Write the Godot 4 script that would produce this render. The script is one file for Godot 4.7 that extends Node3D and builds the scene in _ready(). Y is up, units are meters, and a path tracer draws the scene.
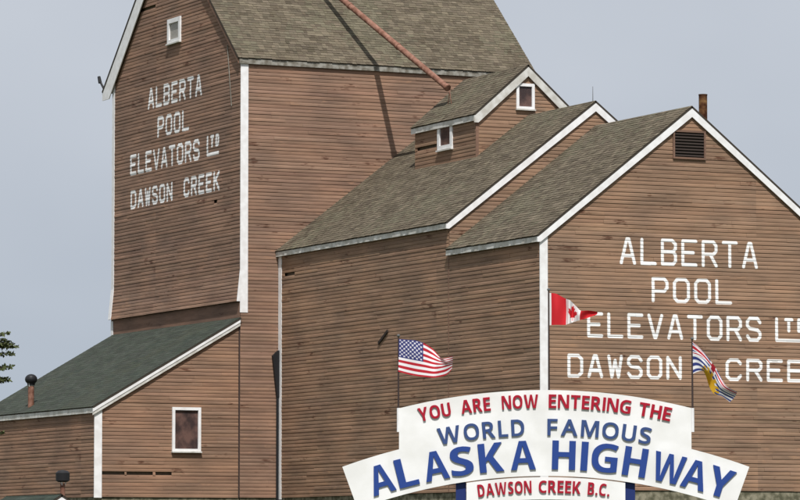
extends Node3D
# Grain elevator with annex and drive shed, arched highway sign with three flags.
# World: X runs along the front walls, Z points out of the front walls, Y up; metres.

var rng := RandomNumberGenerator.new()
var M := {}
var taken := {}

# ------------------------------------------------------------------ mesh collector
class MB:
	var v := PackedVector3Array()
	var n := PackedVector3Array()
	var t := PackedVector2Array()
	var c := PackedColorArray()
	# corners run counter-clockwise seen from outside
	func tri(a: Vector3, b: Vector3, d: Vector3, col := Color.WHITE, ua := Vector2.ZERO, ub := Vector2.ZERO, ud := Vector2.ZERO) -> void:
		var nn := (b - a).cross(d - a).normalized()
		v.append(a); v.append(d); v.append(b)
		t.append(ua); t.append(ud); t.append(ub)
		for i in 3:
			n.append(nn); c.append(col)
	func quad(a: Vector3, b: Vector3, d: Vector3, e: Vector3, col := Color.WHITE, ua := Vector2.ZERO, ub := Vector2.ZERO, ud := Vector2.ZERO, ue := Vector2.ZERO) -> void:
		tri(a, b, d, col, ua, ub, ud)
		tri(a, d, e, col, ua, ud, ue)
	# box with corner o and edge vectors x, y, z (right-handed)
	func box(o: Vector3, x: Vector3, y: Vector3, z: Vector3, col := Color.WHITE) -> void:
		var w := x.length(); var h := y.length(); var d := z.length()
		var u := [Vector2(0, 0), Vector2(w, 0), Vector2(w, h), Vector2(0, h)]
		var q := [Vector2(0, 0), Vector2(d, 0), Vector2(d, h), Vector2(0, h)]
		var r := [Vector2(0, 0), Vector2(w, 0), Vector2(w, d), Vector2(0, d)]
		quad(o + z, o + z + x, o + z + x + y, o + z + y, col, u[0], u[1], u[2], u[3])
		quad(o + x, o, o + y, o + x + y, col, u[0], u[1], u[2], u[3])
		quad(o + x + z, o + x, o + x + y, o + x + y + z, col, q[0], q[1], q[2], q[3])
		quad(o, o + z, o + z + y, o + y, col, q[0], q[1], q[2], q[3])
		quad(o + y + z, o + y + z + x, o + y + x, o + y, col, r[0], r[1], r[2], r[3])
		quad(o, o + x, o + x + z, o + z, col, r[0], r[1], r[2], r[3])
	func abox(a: Vector3, b: Vector3, col := Color.WHITE) -> void:
		box(a, Vector3(b.x - a.x, 0, 0), Vector3(0, b.y - a.y, 0), Vector3(0, 0, b.z - a.z), col)
	# polygon (counter-clockwise seen from the tip of N) in plane o + s*S + y*Y, pushed out by depth along N
	func prism(o: Vector3, S: Vector3, Y: Vector3, poly: PackedVector2Array, N: Vector3, depth: float, col := Color.WHITE) -> void:
		var idx := Geometry2D.triangulate_polygon(poly)
		for i in range(0, idx.size(), 3):
			var p: Array[Vector2] = [poly[idx[i]], poly[idx[i + 1]], poly[idx[i + 2]]]
			if (p[1] - p[0]).cross(p[2] - p[0]) < 0.0:
				var sw := p[1]; p[1] = p[2]; p[2] = sw
			var a := o + S * p[0].x + Y * p[0].y
			var b := o + S * p[1].x + Y * p[1].y
			var d := o + S * p[2].x + Y * p[2].y
			tri(a + N * depth, b + N * depth, d + N * depth, col, p[0], p[1], p[2])
			tri(a, d, b, col, p[0], p[2], p[1])
		for i in poly.size():
			var p0 := poly[i]; var p1 := poly[(i + 1) % poly.size()]
			var a := o + S * p0.x + Y * p0.y
			var b := o + S * p1.x + Y * p1.y
			quad(a, b, b + N * depth, a + N * depth, col, Vector2(0, 0), Vector2(p0.distance_to(p1), 0), Vector2(p0.distance_to(p1), depth), Vector2(0, depth))
	# lathe about the line from a along axis; profile of (radius, height)
	func lathe(a: Vector3, axis: Vector3, prof: Array, sides := 12, col := Color.WHITE) -> void:
		var ax := axis.normalized()
		var e := ax.cross(Vector3(0.31, 0.17, 0.93)).normalized()
		var g := ax.cross(e)
		for k in prof.size() - 1:
			for i in sides:
				var a0 := TAU * i / sides; var a1 := TAU * (i + 1) / sides
				var d0 := e * cos(a0) + g * sin(a0); var d1 := e * cos(a1) + g * sin(a1)
				var lo: Vector2 = prof[k]; var hi: Vector2 = prof[k + 1]
				var P := [a + ax * lo.y + d0 * lo.x, a + ax * lo.y + d1 * lo.x, a + ax * hi.y + d1 * hi.x, a + ax * hi.y + d0 * hi.x]
				var w := TAU * maxf(lo.x, hi.x) / sides
				var s := v.size()
				quad(P[0], P[1], P[2], P[3], col, Vector2(w * i, lo.y), Vector2(w * (i + 1), lo.y), Vector2(w * (i + 1), hi.y), Vector2(w * i, hi.y))
				var sl := (hi - lo).normalized()
				for j in range(s, v.size()):
					var q := v[j] - a
					var rad := (q - ax * q.dot(ax))
					if rad.length() > 1e-5 and absf(sl.y) > 0.02:
						n[j] = (rad.normalized() * sl.y - ax * sl.x).normalized()
	func tube(a: Vector3, b: Vector3, ra: float, rb: float, sides := 10, col := Color.WHITE) -> void:
		lathe(a, b - a, [Vector2(0.0001, 0), Vector2(ra, 0), Vector2(rb, a.distance_to(b)), Vector2(0.0001, a.distance_to(b))], sides, col)
	func mesh(m: Material) -> ArrayMesh:
		var arr := []
		arr.resize(Mesh.ARRAY_MAX)
		arr[Mesh.ARRAY_VERTEX] = v
		arr[Mesh.ARRAY_NORMAL] = n
		arr[Mesh.ARRAY_TEX_UV] = t
		arr[Mesh.ARRAY_COLOR] = c
		var am := ArrayMesh.new()
		am.add_surface_from_arrays(Mesh.PRIMITIVE_TRIANGLES, arr)
		am.surface_set_material(0, m)
		return am

# ------------------------------------------------------------------ nodes
func numbered(called: String) -> String:
	var k: int = taken.get(called, 0)
	taken[called] = k + 1
	return called if k == 0 else "%s_%03d" % [called, k]

func put(mb: MB, called: String, m: Material, parent: Node, kind := "") -> MeshInstance3D:
	var o := MeshInstance3D.new()
	o.mesh = mb.mesh(m)
	o.name = called
	parent.add_child(o, true)
	if kind != "":
		o.set_meta("kind", kind)
	return o

func thing(called: String, label: String, category: String, at := Vector3.ZERO, turn := 0.0, group := "") -> Node3D:
	var o := Node3D.new()
	o.name = numbered(called)
	add_child(o)
	o.position = at
	o.rotation.y = turn
	o.set_meta("label", label)
	o.set_meta("category", category)
	if group != "":
		o.set_meta("group", group)
	return o

func lin(r: float, g: float, b: float) -> Color:
	return Color(r, g, b)

func srgb(r: float, g: float, b: float) -> Color:
	return Color(r, g, b).linear_to_srgb()

# ------------------------------------------------------------------ textures and materials
func noise(freq: float, sd: int, oct := 4) -> FastNoiseLite:
	var f := FastNoiseLite.new()
	f.seed = sd
	f.frequency = freq
	f.fractal_octaves = oct
	f.noise_type = FastNoiseLite.TYPE_SIMPLEX_SMOOTH
	return f

# paint on old boards: grain, faded patches, and flaked streaks that run along single boards (one row each)
func paint_value(s: float, y: float, na: FastNoiseLite, nb: FastNoiseLite, nc: FastNoiseLite, amount: float) -> Color:
	var r := floorf(y / ROW)
	var grain := na.get_noise_2d(s * 1.6, y * 48.0)
	var fade := nb.get_noise_2d(s * 0.45, y * 0.6)
	var rowtone := nb.get_noise_2d(s * 0.35, r * 7.3 + 40.0)
	var flake := 0.9 * nc.get_noise_2d(s * 0.8, r * 3.7) + 0.55 * na.get_noise_2d(s * 2.6, y * 52.0) + 0.55 * nb.get_noise_2d(s * 0.3 + 80.0, y * 0.55)
	var k := 0.88 + 0.09 * grain + 0.09 * fade + 0.10 * rowtone
	var c := Color(k, k * (1.0 - 0.02 * fade), k * (1.0 - 0.04 * fade))
	var lim := 0.69 - amount
	if flake > lim:
		c = c.lerp(Color(0.46, 0.37, 0.34), clampf((flake - lim) * 4.0, 0.0, 0.7))
	elif flake < -0.70:
		c = c.lerp(Color(1.0, 0.97, 0.93), clampf((-0.70 - flake) * 5.0, 0.0, 0.7))
	return c

func wear_texture(w: int, h: int, sw: float, sh: float, sd: int, amount: float) -> ImageTexture:
	var na := noise(1.0, sd, 3); var nb := noise(1.0, sd + 1, 2); var nc := noise(1.0, sd + 2, 3)
	var data := PackedByteArray()
	data.resize(w * h * 3)
	var k := 0
	for j in h:
		for i in w:
			var c := paint_value(i * sw / w, j * sh / h, na, nb, nc, amount)
			data[k] = int(clampf(c.r, 0, 1) * 255); data[k + 1] = int(clampf(c.g, 0, 1) * 255); data[k + 2] = int(clampf(c.b, 0, 1) * 255)
			k += 3
	var im := Image.create_from_data(w, h, false, Image.FORMAT_RGB8, data)
	im.generate_mipmaps()
	return ImageTexture.create_from_image(im)

# strokes of the sign painter's block letters on a grid 0..1 wide, 0..1 high (y up)
const GLYPH := {
	"A": [[0, 0, 0.42, 1, 0.58, 1, 1, 0], [0.2, 0.3, 0.8, 0.3]],
	"L": [[0, 1, 0, 0, 1, 0]],
	"B": [[0, 0, 0, 1, 0.75, 1, 1, 0.86, 1, 0.66, 0.8, 0.53, 1, 0.4, 1, 0.14, 0.8, 0, 0, 0], [0, 0.53, 0.8, 0.53]],
	"E": [[1, 1, 0, 1, 0, 0, 1, 0], [0, 0.52, 0.8, 0.52]],
	"R": [[0, 0, 0, 1, 0.8, 1, 1, 0.85, 1, 0.62, 0.8, 0.48, 0, 0.48], [0.55, 0.48, 1, 0]],
	"T": [[0, 1, 1, 1], [0.5, 1, 0.5, 0]],
	"P": [[0, 0, 0, 1, 0.8, 1, 1, 0.85, 1, 0.6, 0.8, 0.45, 0, 0.45]],
	"O": [[0.22, 0, 0.78, 0, 1, 0.16, 1, 0.84, 0.78, 1, 0.22, 1, 0, 0.84, 0, 0.16, 0.22, 0]],
	"V": [[0, 1, 0.45, 0, 0.55, 0, 1, 1]],
	"S": [[1, 0.82, 0.8, 1, 0.2, 1, 0, 0.85, 0, 0.66, 0.2, 0.53, 0.8, 0.47, 1, 0.34, 1, 0.15, 0.8, 0, 0.2, 0, 0, 0.18]],
	"D": [[0, 0, 0, 1, 0.72, 1, 1, 0.82, 1, 0.18, 0.72, 0, 0, 0]],
	"W": [[0, 1, 0.24, 0, 0.5, 0.8, 0.76, 0, 1, 1]],
	"N": [[0, 0, 0, 1, 1, 0, 1, 1]],
	"C": [[1, 0.82, 0.78, 1, 0.22, 1, 0, 0.84, 0, 0.16, 0.22, 0, 0.78, 0, 1, 0.18]],
	"K": [[0, 0, 0, 1], [1, 1, 0, 0.42], [0.3, 0.58, 1, 0]],
}

# words: [text, s0, s1, ybase, ytop]; an image of the paint on one band of a wall
func lettered_texture(s0: float, s1: float, y0: float, y1: float, words: Array, stroke: float, base: Color, ppm: float, sd: int) -> ImageTexture:
	var w := int((s1 - s0) * ppm); var h := int((y1 - y0) * ppm)
	var mask := PackedFloat32Array()
	mask.resize(w * h)
	for wd in words:
		var text: String = wd[0]
		var n := text.length()
		var pitch: float = (wd[2] - wd[1] + wd[5]) / n
		var lw: float = pitch - wd[5]
		for i in n:
			var gx: float = wd[1] + i * pitch
			for pl in GLYPH[text[i]]:
				for q in range(0, pl.size() - 2, 2):
					var hs := stroke * 0.5
					var a := Vector2(gx + hs + pl[q] * (lw - stroke), wd[3] + hs + pl[q + 1] * (wd[4] - wd[3] - stroke))
					var b := Vector2(gx + hs + pl[q + 2] * (lw - stroke), wd[3] + hs + pl[q + 3] * (wd[4] - wd[3] - stroke))
					var i0 := maxi(0, int((minf(a.x, b.x) - hs - s0) * ppm) - 1); var i1 := mini(w - 1, int((maxf(a.x, b.x) + hs - s0) * ppm) + 1)
					var j0 := maxi(0, int((y1 - maxf(a.y, b.y) - hs) * ppm) - 1); var j1 := mini(h - 1, int((y1 - minf(a.y, b.y) + hs) * ppm) + 1)
					for jj in range(j0, j1 + 1):
						for ii in range(i0, i1 + 1):
							var p := Vector2(s0 + (ii + 0.5) / ppm, y1 - (jj + 0.5) / ppm)
							var d := p.distance_to(Geometry2D.get_closest_point_to_segment(p, a, b))
							var m := clampf((hs - d) * ppm + 0.5, 0.0, 1.0)
							if m > mask[jj * w + ii]:
								mask[jj * w + ii] = m
	var na := noise(1.0, sd, 3); var nb := noise(1.0, sd + 1, 2); var nc := noise(1.0, sd + 2, 3)
	var data := PackedByteArray()
	data.resize(w * h * 3)
	var k := 0
	var white := Color(0.91, 0.91, 0.91)
	for j in h:
		for i in w:
			var s := s0 + i / ppm; var y := y1 - j / ppm
			var pv := paint_value(s, y - y0 + ROW * 40.0, na, nb, nc, 0.0)
			var c := base * pv
			var m := mask[j * w + i]
			if m > 0.0:
				var lw2 := white * clampf(0.62 + 0.42 * pv.g, 0.0, 1.05)
				if pv.r < 0.6:
					lw2 = lw2.lerp(c, 0.35)
				c = c.lerp(lw2, m)
			data[k] = int(clampf(c.r, 0, 1) * 255); data[k + 1] = int(clampf(c.g, 0, 1) * 255); data[k + 2] = int(clampf(c.b, 0, 1) * 255)
			k += 3
	var im := Image.create_from_data(w, h, false, Image.FORMAT_RGB8, data)
	im.generate_mipmaps()
	return ImageTexture.create_from_image(im)

func blotch(freq: float, sd: int, a: Color, b: Color, size := 512) -> NoiseTexture2D:
	var t := NoiseTexture2D.new()
	t.width = size; t.height = size; t.seamless = true
	t.noise = noise(freq, sd, 5)
	var g := Gradient.new()
	g.set_color(0, a); g.set_color(1, b)
	g.set_offset(0, 0.25); g.set_offset(1, 0.75)
	t.color_ramp = g
	return t

func mat(col: Color, rough: float, tex: Texture2D = null, tri_scale := 0.0, metal := 0.0) -> StandardMaterial3D:
	var m := StandardMaterial3D.new()
	m.albedo_color = col
	m.roughness = rough
	m.metallic = metal
	m.metallic_specular = 0.3
	m.vertex_color_use_as_albedo = true
	m.texture_repeat = true
	if tex:
		m.albedo_texture = tex
	if tri_scale > 0.0:
		m.uv1_triplanar = true
		m.uv1_world_triplanar = true
		m.uv1_scale = Vector3.ONE * tri_scale
	return m

# faint high cloud, even over the whole sky
func sky_haze() -> ImageTexture:
	var w := 1536; var h := 768
	var n1 := noise(1.0, 201, 4)
	var data := PackedByteArray()
	data.resize(w * h * 4)
	var k := 0
	for j in h:
		var el := PI * (0.5 - (j + 0.5) / h)
		var ce := cos(el); var se := sin(el)
		for i in w:
			var a := 0.0
			if j < h / 2 + 4:
				var az := TAU * i / w
				var v := n1.get_noise_3d(ce * cos(az) * 7.0, se * 22.0, ce * sin(az) * 7.0)
				a = clampf(0.5 + 0.9 * v, 0.0, 1.0)
			data[k] = 255; data[k + 1] = 253; data[k + 2] = 246
			data[k + 3] = int(a * 13.0)
			k += 4
	return ImageTexture.create_from_image(Image.create_from_data(w, h, false, Image.FORMAT_RGBA8, data))

func make_materials() -> void:
	var wear := wear_texture(1024, 1120, 16.0, 16.8, 11, 0.0)
	M.board = mat(Color.WHITE, 0.85, wear)
	M.sheath = mat(srgb(0.24, 0.175, 0.125), 0.95, wear)
	var flecks := blotch(0.012, 5, Color(0.95, 0.945, 0.94), Color(1, 1, 1))
	M.white = mat(srgb(0.80, 0.80, 0.81), 0.6, flecks, 0.5)
	M.oldwhite = mat(srgb(0.62, 0.615, 0.59), 0.75, blotch(0.015, 6, Color(0.88, 0.87, 0.85), Color(1, 1, 1)), 0.35)
	M.grey = mat(srgb(0.30, 0.29, 0.26), 0.85, blotch(0.015, 7, Color(0.72, 0.70, 0.67), Color(1, 1, 1)), 0.5)
	M.shingle = mat(Color.WHITE, 0.95, blotch(0.05, 8, Color(0.72, 0.72, 0.72), Color(1, 1, 1)), 1.7)
	M.deck = mat(srgb(0.05, 0.042, 0.034), 0.95)
	M.concrete = mat(srgb(0.26, 0.25, 0.21), 0.95, blotch(0.025, 9, Color(0.62, 0.62, 0.55), Color(1, 0.98, 0.92)), 0.3)
	M.rust = mat(srgb(0.29, 0.155, 0.115), 0.7, blotch(0.015, 12, Color(0.72, 0.66, 0.62), Color(1, 1, 1)), 0.6)
	M.rustpipe = mat(srgb(0.23, 0.15, 0.10), 0.6, blotch(0.012, 13, Color(0.45, 0.30, 0.24), Color(1, 0.93, 0.75)), 0.5, 0.2)
	M.black = mat(srgb(0.018, 0.018, 0.020), 0.45)
	M.iron = mat(srgb(0.05, 0.035, 0.032), 0.6)
	M.louvre = mat(srgb(0.035, 0.026, 0.022), 0.8)
	M.brown = mat(srgb(0.24, 0.145, 0.105), 0.85, wear, 0.0625)
	M.sign = mat(srgb(0.82, 0.82, 0.82), 0.45, blotch(0.006, 14, Color(0.94, 0.94, 0.93), Color(1, 1, 1)), 0.4)
	M.red = mat(srgb(0.36, 0.012, 0.03), 0.4)
	M.blue = mat(srgb(0.026, 0.06, 0.245), 0.4)
	M.slate = mat(srgb(0.042, 0.075, 0.20), 0.5)
	M.post = mat(srgb(0.02, 0.035, 0.14), 0.4)
	M.steel = mat(srgb(0.20, 0.20, 0.20), 0.4, null, 0.0, 0.6)
	M.panel = mat(srgb(0.17, 0.095, 0.078), 0.8, blotch(0.006, 15, Color(0.6, 0.62, 0.66), Color(1, 1, 1)), 0.6)
	M.palepanel = mat(srgb(0.42, 0.39, 0.34), 0.85, flecks, 1.3)
	var g := StandardMaterial3D.new()
	g.albedo_color = Color(0.2, 0.22, 0.24, 0.12)
	g.transparency = BaseMaterial3D.TRANSPARENCY_ALPHA
	g.roughness = 0.04
	g.metallic_specular = 0.3
	M.glass = g
	M.bark = mat(srgb(0.10, 0.075, 0.055), 0.95, blotch(0.04, 16, Color(0.5, 0.5, 0.5), Color(1, 1, 1)), 2.0)
	var nd := mat(Color.WHITE, 0.7)
	nd.backlight_enabled = true
	nd.backlight = srgb(0.03, 0.04, 0.012)
	M.leaf = nd
	M.ground = mat(srgb(0.11, 0.12, 0.055), 1.0, blotch(0.02, 17, Color(0.6, 0.6, 0.55), Color(1, 1, 1)), 0.15)

# ------------------------------------------------------------------ building pieces
func span_at(poly: PackedVector2Array, y: float) -> Vector2:
	var lo := INF; var hi := -INF
	for i in poly.size():
		var a := poly[i]; var b := poly[(i + 1) % poly.size()]
		if (a.y <= y and b.y >= y) or (b.y <= y and a.y >= y):
			var x := a.x if absf(b.y - a.y) < 1e-6 else lerpf(a.x, b.x, (y - a.y) / (b.y - a.y))
			lo = minf(lo, x); hi = maxf(hi, x)
			if absf(b.y - a.y) < 1e-6:
				lo = minf(lo, b.x); hi = maxf(hi, b.x)
	return Vector2(lo, hi)

# A wall: sheathing plus one lapped board per row. O + S*s + UP*y, N outward; poly convex in (s, y).
# opt: open [Rect2...], gaps [[y, s0, s1]...], flare [ytop, ybottom, out], band {y0, y1, s0, s1, mat}, from (lowest row)
func boarded_wall(parent: Node, O: Vector3, S: Vector3, N: Vector3, poly: PackedVector2Array, col: Color, opt := {}) -> MeshInstance3D:
	var core := MB.new()
	core.prism(O - N * 0.22, S, Vector3.UP, poly, N, 0.14)   # studs and cavity between it and the boards
	var wall := put(core, "wall", M.sheath, parent)
	var row := ROW
	var ylo := INF; var yhi := -INF
	for p in poly:
		ylo = minf(ylo, p.y); yhi = maxf(yhi, p.y)
	var smax := -INF
	for p in poly:
		smax = maxf(smax, p.x)
	ylo = opt.get("from", ylo)
	var uvo := Vector2(rng.randf(), rng.randi_range(0, 150) * ROW / 16.8)
	var rown := 0
	var y := ylo
	var gone: Array = opt.get("gaps", [])
	while y < yhi - 0.02:
		var y1 := minf(y + row, yhi - 0.004)
		var b := span_at(poly, y + 0.002); var t := span_at(poly, y1 - 0.002)
		if t.x > t.y: t = Vector2((b.x + b.y) / 2, (b.x + b.y) / 2)
		var ext: float = opt.get("ext", 0.0)
		if ext > 0.0 and absf(b.y - smax) < 0.002 and absf(t.y - smax) < 0.002:
			b.y += ext; t.y += ext
		var cuts := []
		for r in opt.get("open", []):
			if y + row * 0.5 > r.position.y and y + row * 0.5 < r.end.y:
				cuts.append(Vector2(r.position.x, r.end.x))
		for g in gone:
			if g[0] >= y and g[0] < y + row:
				cuts.append(Vector2(g[1], g[2]))
		# butt joints
		var x := b.x + rng.randf_range(0.8, 4.2)
		while x < b.y - 0.5:
			cuts.append(Vector2(x - 0.0015, x + 0.0015))
			x += rng.randf_range(2.4, 4.9)
		cuts.sort_custom(func(p, q): return p.x < q.x)
		var band: Dictionary = opt.get("band", {})
		var lettered: bool = not band.is_empty() and y >= band.y0 - 0.001 and y1 <= band.y1 + 0.001
		var pieces := []
		var left := Vector2(b.x, t.x)
		for cu in cuts:
			if cu.x > maxf(left.x, left.y) + 0.01 and cu.x < minf(b.y, t.y):
				pieces.append([left.x, cu.x, left.y, cu.x])
			if cu.y > maxf(left.x, left.y):
				left = Vector2(cu.y, cu.y)
		if left.x < b.y - 0.005:
			pieces.append([left.x, b.y, left.y, maxf(t.y, left.y)])
		var mb := MB.new()
		var last := -INF
		for pc in pieces:
			if mb.v.size() > 0 and pc[0] - last > 0.02:
				put(mb, "clapboard", band.mat if lettered else M.board, wall)
				mb = MB.new()
			last = pc[1]
			var proud := 0.0150 + rng.randf_range(-0.005, 0.004)
			var tilt := rng.randf_range(-0.0025, 0.0025)
			var drop := rng.randf_range(-0.006, 0.003)
			var k := 1.0 + rng.randf_range(-0.045, 0.045)
			var warm := rng.randf_range(-0.02, 0.02)
			var cc := Color(k, k * (1 - warm), k * (1 - 1.5 * warm))
			if not lettered:
				cc = Color(col.r * cc.r, col.g * cc.g, col.b * cc.b)
			var fo0 := 0.0; var fo1 := 0.0
			if opt.has("flare"):
				var f: Array = opt.flare
				fo0 = f[2] * pow(clampf((f[0] - y) / (f[0] - f[1]), 0, 1), 1.3)
				fo1 = f[2] * pow(clampf((f[0] - y1) / (f[0] - f[1]), 0, 1), 1.3)
			var fc := (y1 - y) * 0.50
			var ym := y + fc
			var fom := lerpf(fo0, fo1, 0.50)
			var km := fc / (y1 - y)
			var A: Vector3 = O + S * pc[0] + Vector3.UP * (y + drop) + N * (proud + fo0 + 0.003)
			var B: Vector3 = O + S * pc[1] + Vector3.UP * (y + drop + tilt) + N * (proud + fo0 + 0.003)
			var E: Vector3 = O + S * lerpf(pc[0], pc[2], km) + Vector3.UP * ym + N * (proud + fom + 0.001)
			var F: Vector3 = O + S * lerpf(pc[1], pc[3], km) + Vector3.UP * ym + N * (proud + fom + 0.001)
			var C: Vector3 = O + S * pc[3] + Vector3.UP * (y1 + 0.006) + N * (0.002 + fo1)
			var D: Vector3 = O + S * pc[2] + Vector3.UP * (y1 + 0.006) + N * (0.002 + fo1)
			var ua: Vector2; var ub: Vector2; var uc: Vector2; var ud: Vector2
			if lettered:
				var W: float = band.s1 - band.s0; var H: float = band.y1 - band.y0
				ua = Vector2((pc[0] - band.s0) / W, (band.y1 - y) / H); ub = Vector2((pc[1] - band.s0) / W, (band.y1 - y) / H)
				uc = Vector2((pc[3] - band.s0) / W, (band.y1 - y1) / H); ud = Vector2((pc[2] - band.s0) / W, (band.y1 - y1) / H)
			else:
				var va := -float(rown) * ROW / 16.8; var vc := va - 0.999 * ROW / 16.8
				ua = uvo + Vector2(pc[0] / 16.0, va); ub = uvo + Vector2(pc[1] / 16.0, va)
				uc = uvo + Vector2(pc[3] / 16.0, vc); ud = uvo + Vector2(pc[2] / 16.0, vc)
			var ue := ua.lerp(ud, km); var uf := ub.lerp(uc, km)
			mb.quad(A, B, F, E, cc, ua, ub, uf, ue)
			mb.quad(E, F, C, D, cc, ue, uf, uc, ud)
			var A2: Vector3 = A - N * (proud + 0.002); var B2: Vector3 = B - N * (proud + 0.002)
			mb.quad(A2, B2, B, A, cc, ua, ub, ub, ua)
			mb.quad(A2, A, E, D, cc, ua, ua, ue, ud)
			mb.quad(B, B2, C, F, cc, ub, ub, uc, uf)
		if mb.v.size() > 0:
			put(mb, "clapboard", band.mat if lettered else M.board, wall)
		y += row
		rown += 1
	return wall

# shingles on a slope: O + A*a + B*b, N outward; poly convex in (a, b), b up the slope
func shingles(parent: Node, O: Vector3, A: Vector3, B: Vector3, N: Vector3, poly: PackedVector2Array, cols: Array, expo: float, wlo: float, whi: float, vary: float, sd: int) -> void:
	var mb := MB.new()
	var nz := noise(0.9, sd, 3); var nz2 := noise(0.22, sd + 1, 2)
	var blo := INF; var bhi := -INF
	for p in poly:
		blo = minf(blo, p.y); bhi = maxf(bhi, p.y)
	var b := blo
	while b < bhi - 0.02:
		var b1 := minf(b + expo, bhi)
		var sp := span_at(poly, minf(b + expo * 0.5, bhi - 0.005))
		var a := sp.x - rng.randf_range(0.0, whi * 0.4) * 0.0
		while a < sp.y - 0.01:
			var w := minf(rng.randf_range(wlo, whi), sp.y - a)
			var th := rng.randf_range(0.009, 0.018) * (1.0 if vary > 0.15 else 0.45)
			var dn := rng.randf_range(-0.012, 0.012) * (1.0 if vary > 0.15 else 0.3)
			var q := 0.5 + 0.9 * nz.get_noise_2d(a * 0.8, b * 2.6) + rng.randf_range(-0.45, 0.45)
			var col: Color = cols[0].lerp(cols[1], clampf(q, 0, 1))
			if nz2.get_noise_2d(a, b) + rng.randf_range(-0.3, 0.3) > 0.28:
				col = col.lerp(cols[2], 0.7)
			var k := 1.0 + rng.randf_range(-vary, vary)
			col = Color(col.r * k, col.g * k, col.b * k)
			var p0 := O + A * (a + 0.002) + B * (b + dn) + N * th
			var p1 := O + A * (a + w - 0.002) + B * (b + dn) + N * th
			var p2 := O + A * (a + w - 0.002) + B * (b1 + 0.02) + N * 0.002
			var p3 := O + A * (a + 0.002) + B * (b1 + 0.02) + N * 0.002
			mb.quad(p0, p1, p2, p3, col)
			mb.quad(p0 - N * th, p1 - N * th, p1, p0, col)
			a += w
		b += expo
	put(mb, "shingles", M.shingle, parent, "stuff")

# a plank between two points: height measured along up, thickness along side
func plank(p: Vector3, q: Vector3, up: Vector3, side: Vector3, mb: MB) -> void:
	var x := q - p
	if x.cross(up).dot(side) > 0:
		mb.box(p, x, up, side)
	else:
		mb.box(q, -x, up, side)

func board_part(called: String, parent: Node, m: Material, p: Vector3, q: Vector3, up: Vector3, side: Vector3) -> MeshInstance3D:
	var mb := MB.new()
	plank(p, q, up, side, mb)
	return put(mb, called, m, parent)

# window on a wall plane: corner at O + S*s + UP*y, N outward
func window_part(parent: Node, O: Vector3, S: Vector3, N: Vector3, r: Rect2, trim: float, inner: Material, deep := 0.055) -> void:
	var s0 := r.position.x; var s1 := r.end.x; var y0 := r.position.y; var y1 := r.end.y
	var U := Vector3.UP
	var back := MB.new()
	back.box(O + S * s0 + U * y0 + N * 0.002, S * (s1 - s0), U * (y1 - y0), N * 0.006)
	var win := put(back, "window", inner, parent)
	var bars := [[s0, s0 + trim, y0, y1], [s1 - trim, s1, y0, y1], [s0 + trim + 0.001, s1 - trim - 0.001, y1 - trim, y1 - 0.001]]
	for q in bars:
		var mb := MB.new()
		mb.box(O + S * q[0] + U * q[2] + N * 0.009, S * (q[1] - q[0]), U * (q[3] - q[2]), N * deep)
		put(mb, "frame", M.white, win)
	var sill := MB.new()
	sill.box(O + S * (s0 - 0.02) + U * (y0 - 0.045) + N * 0.001, S * (s1 - s0 + 0.04), U * 0.044, N * (deep + 0.05))
	put(sill, "sill", M.oldwhite, win)
	var low := MB.new()
	low.box(O + S * (s0 + trim + 0.001) + U * y0 + N * 0.009, S * (s1 - s0 - 2 * trim - 0.002), U * trim * 0.8, N * deep)
	put(low, "frame", M.white, win)
	var pane := MB.new()
	pane.quad(O + S * (s0 + trim) + U * (y0 + trim * 0.8) + N * 0.02, O + S * (s1 - trim) + U * (y0 + trim * 0.8) + N * 0.02, O + S * (s1 - trim) + U * (y1 - trim) + N * 0.02, O + S * (s0 + trim) + U * (y1 - trim) + N * 0.02)
	put(pane, "pane", M.glass, win)

func PV(a: Array) -> PackedVector2Array:
	var r := PackedVector2Array()
	for i in range(0, a.size(), 2):
		r.append(Vector2(a[i], a[i + 1]))
	return r

const ROW := 0.105
const BASE := 3.28
const X := Vector3.RIGHT
const Y := Vector3.UP
const Z := Vector3.BACK
# each building has one coat of brown paint
var tower_paint := lin(0.308, 0.191, 0.135)
var annex_paint := lin(0.326, 0.206, 0.137)
var shed_paint := lin(0.322, 0.197, 0.133)
var roof_cols := [lin(0.122, 0.100, 0.071), lin(0.190, 0.159, 0.114), lin(0.164, 0.148, 0.102)]

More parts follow.
